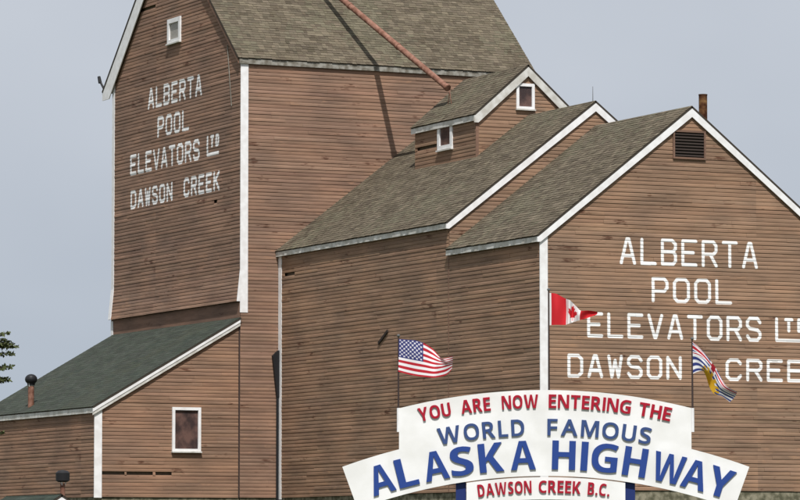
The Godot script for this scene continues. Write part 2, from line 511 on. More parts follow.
func build_tower() -> void:
	var t := thing("grain_elevator", "tall brown boarded grain elevator tower with steep shingled gable roof", "grain elevator", Vector3.ZERO)
	var H := 9.7; var D := 10.4
	# foundation
	var f := MB.new()
	f.abox(Vector3(0.02, 1.6, -D + 0.02), Vector3(H - 0.02, BASE, -0.02))
	put(f, "foundation", M.concrete, t)
	var side_poly := PV([-D, 8.2, -0.16, 8.2, -0.16, 16.25, -0.16, 16.41, -5.6, 21.30, -D, 16.99])
	var words := [
		["ALBERTA", -7.36, -2.98, 15.46, 16.12, 0.13], ["POOL", -6.56, -4.0, 14.50, 15.16, 0.13], ["ELEVATORS", -8.84, -3.14, 13.52, 14.17, 0.12],
		["L", -2.58, -1.62, 13.55, 14.2, 0.0], ["TD", -2.30, -1.62, 13.80, 14.19, 0.12], ["DAWSON", -8.8, -5.3, 12.45, 13.05, 0.12], ["CREEK", -4.4, -1.57, 12.47, 13.07, 0.12]]
	var yb0 := 9.05 + ROW * 31; var yb1 := 9.05 + ROW * 68
	var lt := lettered_texture(-D, 0.0, yb0, yb1, words, 0.114, tower_paint.linear_to_srgb(), 96.0, 31)
	var lm := mat(Color.WHITE, 0.85, lt)
	lm.texture_repeat = false
	boarded_wall(t, Vector3(0, 0, 0), Z, -X, side_poly, tower_paint, {
		"ext": 0.158, "from": 9.05, "flare": [10.0, 9.05, 0.10], "open": [Rect2(-5.68, 17.32, 1.04, 0.76)],
		"gaps": [[18.62, -8.3, -6.75], [12.1, -2.0, -1.75]],
		"band": {"y0": yb0, "y1": yb1, "s0": -D, "s1": 0.0, "mat": lm}})
	window_part(t, Vector3.ZERO, Z, -X, Rect2(-5.68, 17.32, 1.04, 0.76), 0.14, M.palepanel)
	# plain skirt below the flare
	board_part("skirt", t, M.brown, Vector3(-0.004, 8.25, -D + 0.03), Vector3(-0.004, 8.25, -0.01), Y * 0.79, -X * 0.02)
	# front wall
	var fr := PV([0.0, BASE, H, BASE, H, 16.22, 0.0, 16.22])
	boarded_wall(t, Vector3.ZERO, X, Z, fr, tower_paint, {})
	# back and right walls, sheathed only
	var bk := MB.new()
	bk.abox(Vector3(0.01, BASE, -D - 0.1), Vector3(H, 16.9, -D))
	put(bk, "wall", M.brown, t)
	var rg := MB.new()
	rg.prism(Vector3(H - 0.1, 0, 0), Z, Y, PV([-D + 0.01, BASE, -0.17, BASE, -0.17, 16.41, -5.6, 21.3, -D + 0.01, 16.99]), X, 0.1)
	put(rg, "wall", M.brown, t)
	# trim
	board_part("corner_board", t, M.white, Vector3(-0.012, 8.72, 0.003), Vector3(-0.012, 16.2, 0.003), X * 0.245, Z * 0.026)
	board_part("corner_board", t, M.white, Vector3(-0.003, 10.0, -D), Vector3(-0.003, 17.0, -D), Z * 0.2, -X * 0.026)
	board_part("corner_board", t, M.white, Vector3(-0.11, 9.05, -D - 0.004), Vector3(-0.012, 9.998, -D - 0.004), Z * 0.2, -X * 0.026)
	board_part("corner_board", t, M.white, Vector3(-0.012, 8.25, -D - 0.004), Vector3(-0.012, 9.0, -D - 0.004), Z * 0.18, -X * 0.026)
	var wedge := MB.new()
	wedge.prism(Vector3(0, 0, 0.001), X, Y, PV([-0.115, 9.05, -0.013, 9.05, -0.013, 10.0]), Z, 0.027)
	put(wedge, "corner_board", M.white, t)
	# roof: front slope from eave (Z=+0.09) to ridge (Z=-5.6, Y=21.46)
	var slope := 0.905
	var Bf := Vector3(0, slope, -1).normalized()
	var Nf := Vector3(0, 1, slope).normalized()
	var len_f := 5.69 * sqrt(1 + slope * slope)
	var eo := Vector3(-0.12, 16.27, 0.09)
	var deck := MB.new()
	deck.box(eo - Nf * 0.05, X * (H + 0.22), Bf * len_f, Nf * 0.045)
	var roof := put(deck, "roof", M.deck, t)
	shingles(roof, eo, X, Bf, Nf, PV([0, -0.02, H + 0.22, -0.02, H + 0.22, len_f, 0, len_f]), roof_cols, 0.125, 0.10, 0.26, 0.2, 41)
	var sb := 0.915
	var Bb := Vector3(0, sb, 1).normalized()
	var Nb := Vector3(0, 1, -sb).normalized()
	var ebk := Vector3(-0.12, 16.40, -11.1)
	var deck2 := MB.new()
	deck2.box(ebk - Nb * 0.05 + X * (H + 0.22), -X * (H + 0.22), Bb * (5.5 * sqrt(1 + sb * sb)), Nb * 0.06)
	var roof2 := put(deck2, "roof", M.deck, t)
	board_part("fascia", roof, M.grey, Vector3(-0.074, 16.09, 0.045), Vector3(H + 0.09, 16.09, 0.045), Y * 0.15, Z * 0.035)
	# rake board of the far slope, white; the near one is bare and thin
	var rk := MB.new()
	rk.prism(Vector3(-0.075, 0, 0), Z, Y, PV([-11.1, 16.12, -10.52, 16.12, -5.6, 20.83, -5.6, 21.36, -11.1, 16.33]), -X, 0.03)
	put(rk, "rake_board", M.white, roof2)
	var rk2 := MB.new()
	rk2.prism(Vector3(-0.075, 0, 0), Z, Y, PV([-5.6, 21.2, 0.04, 16.1, 0.04, 16.24, -5.6, 21.34]), -X, 0.03)
	put(rk2, "rake_board", M.brown, roof)
	var cb := MB.new()
	cb.tube(Vector3(-0.035, 16.75, -0.95), Vector3(-0.035, 14.9, -0.62), 0.014, 0.014, 6)
	put(cb, "cable", M.grey, t)
	# small bracket with insulator at the far eave
	var br := MB.new()
	br.tube(Vector3(-0.03, 16.5, -11.12), Vector3(-0.10, 16.78, -11.32), 0.035, 0.035, 8)
	br.tube(Vector3(-0.10, 16.72, -11.30), Vector3(-0.12, 16.93, -11.36), 0.06, 0.05, 8)
	put(br, "insulator", M.black, t)

func build_spout() -> void:
	var t := thing("grain_spout", "long rusty red metal spout pipe running from tower roof down to annex cupola", "pipe", Vector3.ZERO)
	var a := Vector3(4.63, 15.12, 4.47); var b := Vector3(3.86, 18.37, -1.20)
	var top := b + (b - a) * 0.86
	var d := (top - a).normalized()
	var L := a.distance_to(top)
	var n := 4
	for i in n:
		var mb := MB.new()
		mb.tube(a + d * (L * i / n), a + d * (L * (i + 1) / n), 0.088, 0.088, 14)
		put(mb, "pipe", M.rust, t)
	for dz in [-0.14, 0.14]:
		var br := MB.new()
		br.tube(a - d * 0.1 + Vector3(0, -0.05, 0), Vector3(a.x + 0.06, 14.55, a.z + dz), 0.012, 0.012, 6)
		put(br, "bracket", M.rust, t)
	for i in range(0, n + 1):
		var mb := MB.new()
		var p := a + d * clampf(L * i / n, 0.06, L - 0.06)
		mb.tube(p - d * 0.05, p + d * 0.05, 0.104, 0.104, 14)
		put(mb, "collar", M.rust, t)

func build_annex() -> void:
	var t := thing("elevator_annex", "brown grain annex with stepped shingled roof and painted white lettering on its gable", "annex", Vector3(0, 0, 0))
	var x0 := 1.24; var xr := 5.72; var x1 := 10.2; var zm := 11.46; var zf := 16.81
	var f := MB.new()
	f.abox(Vector3(x0 + 0.02, 1.6, 0.03), Vector3(x1 - 0.02, BASE - 0.01, zf - 0.01))
	put(f, "foundation", M.concrete, t)
	# front gable wall with lettering
	var ridge_f := 13.39; var sl_f := 0.775
	var fp := PV([x0, BASE, x1, BASE, x1, ridge_f - sl_f * (x1 - xr) - 0.04, xr, ridge_f - 0.04, x0, ridge_f - sl_f * (xr - x0) - 0.04])
	var words := [
		["ALBERTA", 3.57, 7.72, 9.15, 9.86, 0.13], ["POOL", 4.51, 6.93, 8.18, 8.85, 0.13], ["ELEVATORS", 2.60, 7.82, 7.22, 7.88, 0.12],
		["L", 8.24, 9.20, 7.23, 7.88, 0.0], ["TD", 8.52, 9.20, 7.49, 7.87, 0.12], ["DAWSON", 2.02, 5.40, 6.17, 6.79, 0.12], ["CREEK", 6.72, 9.72, 6.17, 6.77, 0.13]]
	var yb0 := BASE + ROW * 26; var yb1 := BASE + ROW * 64
	var lt := lettered_texture(x0, x1, yb0, yb1, words, 0.09, annex_paint.linear_to_srgb(), 96.0, 53)
	var lm := mat(Color.WHITE, 0.85, lt)
	lm.texture_repeat = false
	boarded_wall(t, Vector3(0, 0, zf), X, Z, fp, annex_paint, {"open": [Rect2(5.20, 12.02, 0.9, 0.68)],
		"band": {"y0": yb0, "y1": yb1, "s0": x0, "s1": x1, "mat": lm}})
	# louvred vent
	var vb := MB.new()
	vb.abox(Vector3(5.20, 12.02, zf + 0.003), Vector3(6.10, 12.70, zf + 0.008))
	var vent := put(vb, "vent", M.louvre, t)
	for q in [[5.16, 5.21, 11.98, 12.74], [6.09, 6.14, 11.98, 12.74], [5.212, 6.088, 12.69, 12.74], [5.212, 6.088, 11.98, 12.03]]:
		var mb := MB.new()
		mb.abox(Vector3(q[0], q[2], zf + 0.009), Vector3(q[1], q[3], zf + 0.06))
		put(mb, "frame", M.brown, vent)
	for i in 8:
		var mb := MB.new()
		var yy := 12.05 + i * 0.08
		mb.box(Vector3(5.215, yy + 0.055, zf + 0.012), X * 0.87, Vector3(0, 0.012, 0.002), Vector3(0, -0.052, 0.042))
		put(mb, "slat", M.louvre, vent)
	# left wall, one plane for both sections, stepped at zm
	var eave_f := ridge_f - sl_f * (xr - x0); var ridge_r := 14.08; var sl_r := 0.765
	var eave_r := ridge_r - sl_r * (xr - x0)
	var n_low := floorf((eave_f - 0.05 - BASE) / ROW) * ROW + BASE
	boarded_wall(t, Vector3(x0, 0, 0), Z, -X, PV([0.02, BASE, zf - 0.161, BASE, zf - 0.161, n_low, 0.02, n_low]), annex_paint, {"ext": 0.158})
	boarded_wall(t, Vector3(x0, 0, 0), Z, -X, PV([0.02, n_low, zm, n_low, zm, eave_r - 0.05, 0.02, eave_r - 0.05]), annex_paint, {"gaps": [[9.84, 0.45, 1.2]]})
	boarded_wall(t, Vector3(x0, 0, 0), Z, -X, PV([zm + 0.012, n_low, zf - 0.161, n_low, zf - 0.161, eave_f - 0.02, zm + 0.012, eave_f - 0.02]), annex_paint, {"ext": 0.158})
	board_part("seam_board", t, M.brown, Vector3(x0 - 0.003, BASE, zm - 0.015), Vector3(x0 - 0.003, eave_f - 0.1, zm - 0.015), Z * 0.045, -X * 0.018)
	# right wall and back upper gables
	var rw := MB.new()
	rw.abox(Vector3(x1 - 0.02, BASE, 0.02), Vector3(x1, eave_f - 0.08, zf - 0.165))
	put(rw, "wall", M.brown, t)
	# gable of the rear section above the front roof
	var gp := PV([x0 + 0.01, eave_f - 0.4, x1 - 0.01, eave_f - 0.4, x1 - 0.01, eave_r - 0.02, xr, ridge_r - 0.05, x0 + 0.01, eave_r - 0.03])
	boarded_wall(t, Vector3(0, 0, zm), X, Z, gp, annex_paint, {})
	# corner boards
	board_part("corner_board", t, M.white, Vector3(x0 - 0.016, BASE - 0.05, zf + 0.003), Vector3(x0 - 0.016, eave_f - 0.02, zf + 0.003), X * 0.225, Z * 0.028)
	board_part("corner_board", t, M.white, Vector3(x0 - 0.003, BASE - 0.05, 0.03), Vector3(x0 - 0.003, eave_r - 0.17, 0.03), Z * 0.22, -X * 0.026)
	# roofs
	for sec in [[0.0, zm + 0.07, ridge_r, sl_r, 61], [zm + 0.03, zf + 0.08, ridge_f, sl_f, 71]]:
		var za: float = sec[0]; var zb: float = sec[1]; var rh: float = sec[2]; var s: float = sec[3]
		var Bl := Vector3(1, s, 0).normalized(); var Nl := Vector3(-s, 1, 0).normalized()
		var ln := (xr - x0 + 0.12) * sqrt(1 + s * s)
		var eo := Vector3(x0 - 0.12, rh - s * (xr - x0 + 0.12), za)
		var dk := MB.new()
		dk.box(eo + Z * (zb - za) - Nl * 0.05, -Z * (zb - za), Bl * ln, Nl * 0.045)
		var roof := put(dk, "roof", M.deck, t)
		shingles(roof, eo, Z, Bl, Nl, PV([0, -0.02, zb - za, -0.02, zb - za, ln, 0, ln]), roof_cols, 0.125, 0.10, 0.26, 0.18, sec[4])
		board_part("fascia", roof, M.oldwhite, eo + Vector3(0.012, -0.17, 0.0), eo + Vector3(0.012, -0.17, zb - za - 0.033), Y * 0.135, X * 0.03)
		# rake boards at the front end
		var wv := 0.235
		var rl := MB.new()
		rl.prism(Vector3(0, 0, zb - 0.032), X, Y, PV([eo.x + 0.01, eo.y - 0.055 - wv * 0.5, eo.x + 0.10, eo.y - 0.055 - wv * 0.5, xr, rh - 0.055 - wv, xr, rh - 0.055, eo.x + 0.01, eo.y - 0.05]), Z, 0.03)
		put(rl, "rake_board", M.white, roof)
		var Br := Vector3(-1, s, 0).normalized(); var Nr := Vector3(s, 1, 0).normalized()
		var er := Vector3(x1 + 0.09, rh - s * (x1 - xr + 0.09), za)
		var dk2 := MB.new()
		dk2.box(er - Nr * 0.05, Z * (zb - za), Br * ((x1 - xr + 0.09) * sqrt(1 + s * s)), Nr * 0.055)
		var roof2 := put(dk2, "roof", M.deck, t)
		var rr := MB.new()
		rr.prism(Vector3(0, 0, zb - 0.032), X, Y, PV([xr + 0.001, rh - 0.055 - wv, er.x - 0.10, er.y - 0.055 - wv * 0.5, er.x - 0.01, er.y - 0.055 - wv * 0.5, er.x - 0.01, er.y - 0.05, xr + 0.001, rh - 0.055]), Z, 0.03)
		put(rr, "rake_board", M.white, roof2)
	# cupola on the rear roof
	var cx0 := 4.07; var cx1 := 7.33; var cz0 := 3.45; var cz1 := 7.42; var cr := 15.53; var cs := 0.862; var cm := 5.70
	var ce := cr - cs * (cm - cx0)
	boarded_wall(t, Vector3(cx0, 0, 0), Z, -X, PV([cz0, 12.6, cz1 - 0.161, 12.6, cz1 - 0.161, ce - 0.05, cz0, ce - 0.05]), annex_paint, {"ext": 0.158, "open": [Rect2(5.0, 13.22, 0.97, 0.78)], "gaps": [[13.42, 3.6, 4.9]]})
	boarded_wall(t, Vector3(0, 0, cz1), X, Z, PV([cx0, 12.55, cx1, 12.55, cx1, ce - 0.03, cm, cr - 0.06, cx0, ce - 0.03]), annex_paint, {"open": [Rect2(5.34, 14.26, 0.58, 0.73)]})
	var cb := MB.new()
	cb.prism(Vector3(0, 0, cz0), X, Y, PV([cx0 + 0.01, 12.4, cx1 - 0.01, 12.4, cx1 - 0.01, ce - 0.04, cm, cr - 0.07, cx0 + 0.01, ce - 0.04]), Z, 0.1)
	put(cb, "wall", M.brown, t)
	window_part(t, Vector3(cx0, 0, 0), Z, -X, Rect2(5.0, 13.22, 0.97, 0.78), 0.15, M.panel, 0.04)
	window_part(t, Vector3(0, 0, cz1), X, Z, Rect2(5.34, 14.26, 0.58, 0.73), 0.085, M.panel, 0.04)
	board_part("corner_board", t, M.brown, Vector3(cx0 - 0.014, 12.75, cz1 + 0.003), Vector3(cx0 - 0.014, ce - 0.1, cz1 + 0.003), X * 0.09, Z * 0.022)
	var Bl := Vector3(1, cs, 0).normalized(); var Nl := Vector3(-cs, 1, 0).normalized()
	var eo := Vector3(cx0 - 0.1, cr - cs * (cm - cx0 + 0.1), cz0 - 0.12)
	var zl := cz1 + 0.09 - eo.z
	var ln := (cm - cx0 + 0.1) * sqrt(1 + cs * cs)
	var dk := MB.new()
	dk.box(eo + Z * zl - Nl * 0.05, -Z * zl, Bl * ln, Nl * 0.045)
	var croof := put(dk, "roof", M.deck, t)
	shingles(croof, eo, Z, Bl, Nl, PV([0, -0.02, zl, -0.02, zl, ln, 0, ln]), roof_cols, 0.125, 0.1, 0.26, 0.18, 81)
	board_part("fascia", croof, M.oldwhite, eo + Vector3(0.012, -0.19, 0), eo + Vector3(0.012, -0.19, zl - 0.033), Y * 0.155, X * 0.03)
	var rl := MB.new()
	rl.prism(Vector3(0, 0, cz1 + 0.058), X, Y, PV([eo.x + 0.01, eo.y - 0.24, eo.x + 0.14, eo.y - 0.24, cm, cr - 0.33, cm, cr - 0.05, eo.x + 0.01, eo.y - 0.05]), Z, 0.03)
	put(rl, "rake_board", M.oldwhite, croof)
	var er := Vector3(cx1 + 0.1, cr - cs * (cx1 - cm + 0.1), eo.z)
	var dk2 := MB.new()
	dk2.box(er - Vector3(cs, 1, 0).normalized() * 0.05, Z * zl, Vector3(-1, cs, 0).normalized() * ((cx1 - cm + 0.1) * sqrt(1 + cs * cs)), Vector3(cs, 1, 0).normalized() * 0.055)
	var croof2 := put(dk2, "roof", M.deck, t)
	var rr := MB.new()
	rr.prism(Vector3(0, 0, cz1 + 0.058), X, Y, PV([cm + 0.001, cr - 0.33, er.x - 0.14, er.y - 0.24, er.x - 0.01, er.y - 0.24, er.x - 0.01, er.y - 0.05, cm + 0.001, cr - 0.05]), Z, 0.03)
	put(rr, "rake_board", M.oldwhite, croof2)
	# rusty flue pipe through the far slope of the front roof
	var ch := MB.new()
	ch.lathe(Vector3(7.41, 12.0, 14.5), Y, [Vector2(0.115, 0), Vector2(0.115, 2.0), Vector2(0.122, 2.0), Vector2(0.122, 2.03), Vector2(0.10, 2.03), Vector2(0.095, 1.8), Vector2(0.001, 1.8)], 16)
	put(ch, "flue_pipe", M.rustpipe, t)
	# lightning rod on the ridge
	var lr := MB.new()
	lr.tube(Vector3(xr + 0.02, ridge_r - 0.02, zm - 0.15), Vector3(xr + 0.02, ridge_r + 0.42, zm - 0.15), 0.012, 0.006, 6)
	put(lr, "lightning_rod", M.steel, t)
	# loose splinter of board hanging from the left wall
	var lo := MB.new()
	lo.box(Vector3(x0 - 0.03, 7.46, 7.05), Vector3(0, 0.33, 0.62), Vector3(0, 0.07, -0.03), Vector3(-0.022, 0, 0))
	put(lo, "loose_board", M.louvre, t)
	# downpipe with a hopper head in the corner to the tower
	var pp := MB.new()
	pp.tube(Vector3(0.0, 2.9, 0.01), Vector3(0.0, 6.3, 0.01), 0.04, 0.04, 8)
	var dp := put(pp, "downpipe", M.black, t)
	dp.position = Vector3(1.17, 0, 0.07)
	var hp := MB.new()
	hp.prism(Vector3(0, 0, -0.04), X, Y, PV([-0.03, 6.25, 0.04, 6.25, 0.04, 7.62, 0.0, 7.62, -0.17, 7.46]), Z, 0.10)
	put(hp, "hopper", M.black, dp)

func build_leanto() -> void:
	var t := thing("drive_shed", "low brown boarded lean-to with green roof against the elevator tower", "shed", Vector3.ZERO)
	var xl := -4.55; var D := 10.2; var s := 0.58; var top := 8.58
	var f := MB.new()
	f.abox(Vector3(xl + 0.02, 1.6, -D + 0.02), Vector3(-0.01, BASE - 0.01, -0.03))
	put(f, "foundation", M.concrete, t)
	boarded_wall(t, Vector3(0, 0, -0.012), X, Z, PV([xl, BASE, -0.05, BASE, -0.05, top - 0.1 - s * 0.05, xl, top - 0.07 + s * xl]), shed_paint, {"open": [Rect2(-2.15, 4.62, 0.9, 1.28)], "gaps": [[3.97, -4.35, -3.62], [3.97, -3.56, -2.74], [3.97, -2.66, -2.15]]})
	window_part(t, Vector3(0, 0, -0.012), X, Z, Rect2(-2.15, 4.62, 0.9, 1.28), 0.085, M.panel)
	boarded_wall(t, Vector3(xl, 0, 0), Z, -X, PV([-D, BASE, -0.173, BASE, -0.173, top - 0.08 + s * xl, -D, top - 0.08 + s * xl]), shed_paint, {"ext": 0.158})
	var bk := MB.new()
	bk.prism(Vector3(0, 0, -D - 0.05), X, Y, PV([xl + 0.01, BASE, -0.01, BASE, -0.01, top - 0.1, xl + 0.01, top - 0.1 + s * xl]), Z, 0.045)
	put(bk, "wall", M.brown, t)
	board_part("corner_board", t, M.white, Vector3(xl - 0.016, BASE - 0.03, -0.008), Vector3(xl - 0.016, top + s * xl - 0.06, -0.008), X * 0.235, Z * 0.028)
	board_part("seam_board", t, M.iron, Vector3(-0.045, BASE, -0.012), Vector3(-0.045, top - 0.15, -0.012), X * 0.04, Z * 0.018)
	var B := Vector3(1, s, 0).normalized(); var N := Vector3(-s, 1, 0).normalized()
	var eo := Vector3(xl - 0.1, top + s * (xl - 0.1), -D - 0.08)
	var ln := (-0.015 - eo.x) * sqrt(1 + s * s)
	var zl := D + 0.08 + 0.09
	var dk := MB.new()
	dk.box(eo + Z * zl - N * 0.06, -Z * zl, B * ln, N * 0.055)
	var roof := put(dk, "roof", M.deck, t)
	shingles(roof, eo, Z, B, N, PV([0, -0.02, zl, -0.02, zl, ln, 0, ln]), [lin(0.051, 0.060, 0.048), lin(0.069, 0.080, 0.064), lin(0.064, 0.072, 0.054)], 0.14, 0.3, 0.34, 0.09, 91)
	board_part("fascia", roof, M.oldwhite, eo + Vector3(0.012, -0.19, 0), eo + Vector3(0.012, -0.19, zl - 0.033), Y * 0.15, X * 0.03)
	# two stacked rake strips
	for q in [[0.06, 0.10, 0.0], [0.165, 0.09, -0.014]]:
		var rk := MB.new()
		var e2 := eo.y
		rk.prism(Vector3(0, 0, 0.058 + q[2]), X, Y, PV([eo.x + 0.01, e2 - q[0] - q[1], -0.02, top - q[0] - q[1], -0.02, top - q[0], eo.x + 0.01, e2 - q[0]]), Z, 0.03)
		put(rk, "rake_board", M.white if q[2] == 0.0 else M.oldwhite, roof)
	cowl_stack(t, Vector3(-4.28, 6.09, -6.1), 0.62, 0.095, 0.19)

# flue with a ball-shaped cowl
func cowl_stack(t: Node3D, at: Vector3, h: float, r: float, R: float) -> void:
	var p := MB.new()
	p.lathe(Vector3(0, -0.1, 0), Y, [Vector2(r, 0), Vector2(r, h + 0.1), Vector2(r * 0.8, h + 0.1), Vector2(r * 0.8, h - 0.1), Vector2(0.001, h - 0.1)], 14)
	var stack := put(p, "chimney", M.rust, t)
	stack.position = at
	for i in 3:
		var s := MB.new()
		var a := TAU * i / 3.0 + 0.4
		var d := Vector3(cos(a), 0, sin(a))
		s.tube(Vector3(0, h - 0.02, 0) + d * r * 1.02, Vector3(0, h + 0.12, 0) + d * r * 1.25, 0.012, 0.012, 6)
		put(s, "strut", M.oldwhite, stack)
	var c := MB.new()
	var prof := [Vector2(r * 1.2, h + 0.02)]
	for i in 9:
		var a := -0.9 + (PI / 2 + 0.9) * i / 8.0
		prof.append(Vector2(maxf(R * cos(a), 0.001), h + 0.05 + R * 0.8 + R * 0.85 * sin(a)))
	c.lathe(Vector3.ZERO, Y, prof, 16)
	put(c, "cowl", M.black, stack)

func build_small_shed() -> void:
	# ridge runs along Z, front apex seen at the lower left
	var t := thing("garden_shed", "small shed with green gable roof standing before the lean-to", "shed", Vector3(-15.09, 0, 25.38))
	var ridge := 2.93; var hw := 1.3; var s := 0.62; var L := 3.4
	var wy := ridge - s * hw
	boarded_wall(t, Vector3.ZERO, X, Z, PV([-hw, 0.05, hw, 0.05, hw, wy - 0.04, 0, ridge - 0.05, -hw, wy - 0.04]), shed_paint, {"open": [Rect2(-0.42, 0.1, 0.84, 1.85)]})
	var dr := MB.new()
	dr.abox(Vector3(-0.41, 0.1, 0.003), Vector3(0.41, 1.95, 0.03))
	var door := put(dr, "door", M.brown, t)
	var hd := MB.new()
	hd.abox(Vector3(0.3, 0.98, 0.031), Vector3(0.34, 1.1, 0.07))
	put(hd, "handle", M.black, door)
	boarded_wall(t, Vector3(-hw, 0, 0), Z, -X, PV([-L, 0.05, -0.161, 0.05, -0.161, wy - 0.05, -L, wy - 0.05]), shed_paint, {"ext": 0.158})
	var rw := MB.new()
	rw.abox(Vector3(hw - 0.1, 0.05, -L), Vector3(hw - 0.003, wy - 0.05, -0.163))
	put(rw, "wall", M.brown, t)
	var bw := MB.new()
	bw.prism(Vector3(0, 0, -L - 0.02), X, Y, PV([-hw, 0.05, hw, 0.05, hw, wy - 0.06, 0, ridge - 0.07, -hw, wy - 0.06]), Z, 0.018)
	put(bw, "wall", M.brown, t)
	for sg in [-1.0, 1.0]:
		var B := Vector3(-sg, s, 0).normalized(); var N := Vector3(sg * s, 1, 0).normalized()
		var ex: float = sg * (hw + 0.15)
		var eo := Vector3(ex, ridge - s * (hw + 0.15), -L - 0.1)
		var ln := (hw + 0.15) * sqrt(1 + s * s)
		var zl := L + 0.22
		var dk := MB.new()
		if sg < 0:
			dk.box(eo + Z * zl - N * 0.05, -Z * zl, B * ln, N * 0.045)
		else:
			dk.box(eo - N * 0.05, Z * zl, B * ln, N * 0.045)
		var roof := put(dk, "roof", M.deck, t)
		var oo := eo if sg < 0 else eo + Z * zl
		shingles(roof, oo, Z if sg < 0 else -Z, B, N, PV([0, -0.02, zl, -0.02, zl, ln, 0, ln]), [lin(0.042, 0.056, 0.044), lin(0.062, 0.078, 0.062), lin(0.060, 0.068, 0.050)], 0.14, 0.3, 0.34, 0.09, 95)
		var rk := MB.new()
		var pts := PV([ex, eo.y - 0.17, -sg * 0.001, ridge - 0.17, -sg * 0.001, ridge - 0.05, ex, eo.y - 0.05])
		if sg > 0:
			pts.reverse()
		rk.prism(Vector3(0, 0, 0.09), X, Y, pts, Z, 0.028)
		put(rk, "rake_board", M.white, roof)
	var p := MB.new()
	p.lathe(Vector3(0, -0.2, 0), Y, [Vector2(0.055, 0), Vector2(0.055, 0.78), Vector2(0.04, 0.78), Vector2(0.04, 0.6), Vector2(0.001, 0.6)], 12)
	var st := put(p, "chimney", M.rust, t)
	st.position = Vector3(0.24, 2.60, -0.48)
	for i in 3:
		var a := TAU * i / 3.0 + 2.2
		var q := MB.new()
		q.tube(Vector3(0.05 * cos(a), 0.54, 0.05 * sin(a)), Vector3(0.09 * cos(a), 0.66, 0.09 * sin(a)), 0.01, 0.01, 6)
		put(q, "strut", M.white, st)
	var c := MB.new()
	c.lathe(Vector3(0, 0.61, 0), Y, [Vector2(0.10, 0), Vector2(0.155, 0.03), Vector2(0.16, 0.20), Vector2(0.11, 0.25), Vector2(0.001, 0.265)], 14)
	put(c, "cap", M.black, st)

# ------------------------------------------------------------------ sign and flags
const SC := 0.0175
func sp(px: float, py: float) -> Vector2:
	return Vector2((px - 546.0) * SC, 1.6 + (555.0 - py) * SC)

func arc(cx: float, cy: float, r: float, xa: float, xb: float, n: int) -> Array:
	var out := []
	for i in n + 1:
		var x := lerpf(xa, xb, float(i) / n)
		out.append(sp(x, cy - sqrt(r * r - (x - cx) * (x - cx))))
	return out

func glyph(parent: Node, ch: String, font: Font, m: Material, xc: float, width: float, cap: float, cy: float, rb: float, z: float) -> void:
	var tm := TextMesh.new()
	tm.font = font
	tm.font_size = 64
	tm.text = "l" if ch == "I" else ("l" if ch == "W" and font is FontVariation else ch)
	tm.pixel_size = 0.01
	tm.depth = 1.0
	tm.curve_step = 1.0
	tm.material = m
	var bb := tm.get_aabb() if ch != "W" or not (font is FontVariation) else AABB(Vector3(0, 0, 0), Vector3(1, 1, 1))
	var o := MeshInstance3D.new()
	o.mesh = tm
	if ch == "W" and font is FontVariation:
		var wm := MB.new()
		wm.prism(Vector3.ZERO, X, Y, PV([0.195, 0, 0.355, 0, 0.5, 0.70, 0.645, 0, 0.805, 0, 1, 1, 0.855, 1, 0.72, 0.27, 0.575, 1, 0.425, 1, 0.28, 0.27, 0.145, 1, 0, 1]), Z, 1.0)
		o.mesh = wm.mesh(m)
	o.name = "letter"
	parent.add_child(o, true)
	var ang := asin((xc - 546.0) / (rb + cap * 0.5))
	var hgt := cap
	var ysc := hgt * SC / bb.size.y
	if ch == ".":
		ysc = cap * 0.2 * SC / bb.size.y
	var xsc := width * SC / bb.size.x
	var dz := 0.018
	var base := Vector2(546.0 + rb * sin(ang), cy - rb * cos(ang))
	var p := sp(base.x, base.y)
	var bs := Basis(Vector3(0, 0, 1), -ang) * Basis.from_scale(Vector3(xsc, ysc, dz))
	var off := bs * Vector3(bb.position.x + bb.size.x * 0.5, bb.position.y, bb.position.z)
	o.transform = Transform3D(bs, Vector3(p.x, p.y, z) - off)

func word_on_arc(parent: Node, w: String, font: Font, m: Material, xa: float, xb: float, cap: float, cy: float, rb: float, z: float, gap: float) -> void:
	var ws := []
	var tot := 0.0
	for ch in w:
		if ch == "W" and font is FontVariation:
			ws.append(0.62); tot += 0.62
			continue
		var tm := TextMesh.new()
		tm.font = font; tm.font_size = 64; tm.text = "l" if ch == "I" else ch; tm.pixel_size = 0.01
		var a := tm.get_aabb().size.x
		ws.append(a); tot += a
	var n := w.length()
	var k := (xb - xa - gap * (n - 1)) / tot
	var x := xa
	for i in n:
		glyph(parent, w[i], font, m, x + ws[i] * k * 0.5, ws[i] * k, cap, cy, rb, z)
		x += ws[i] * k + gap

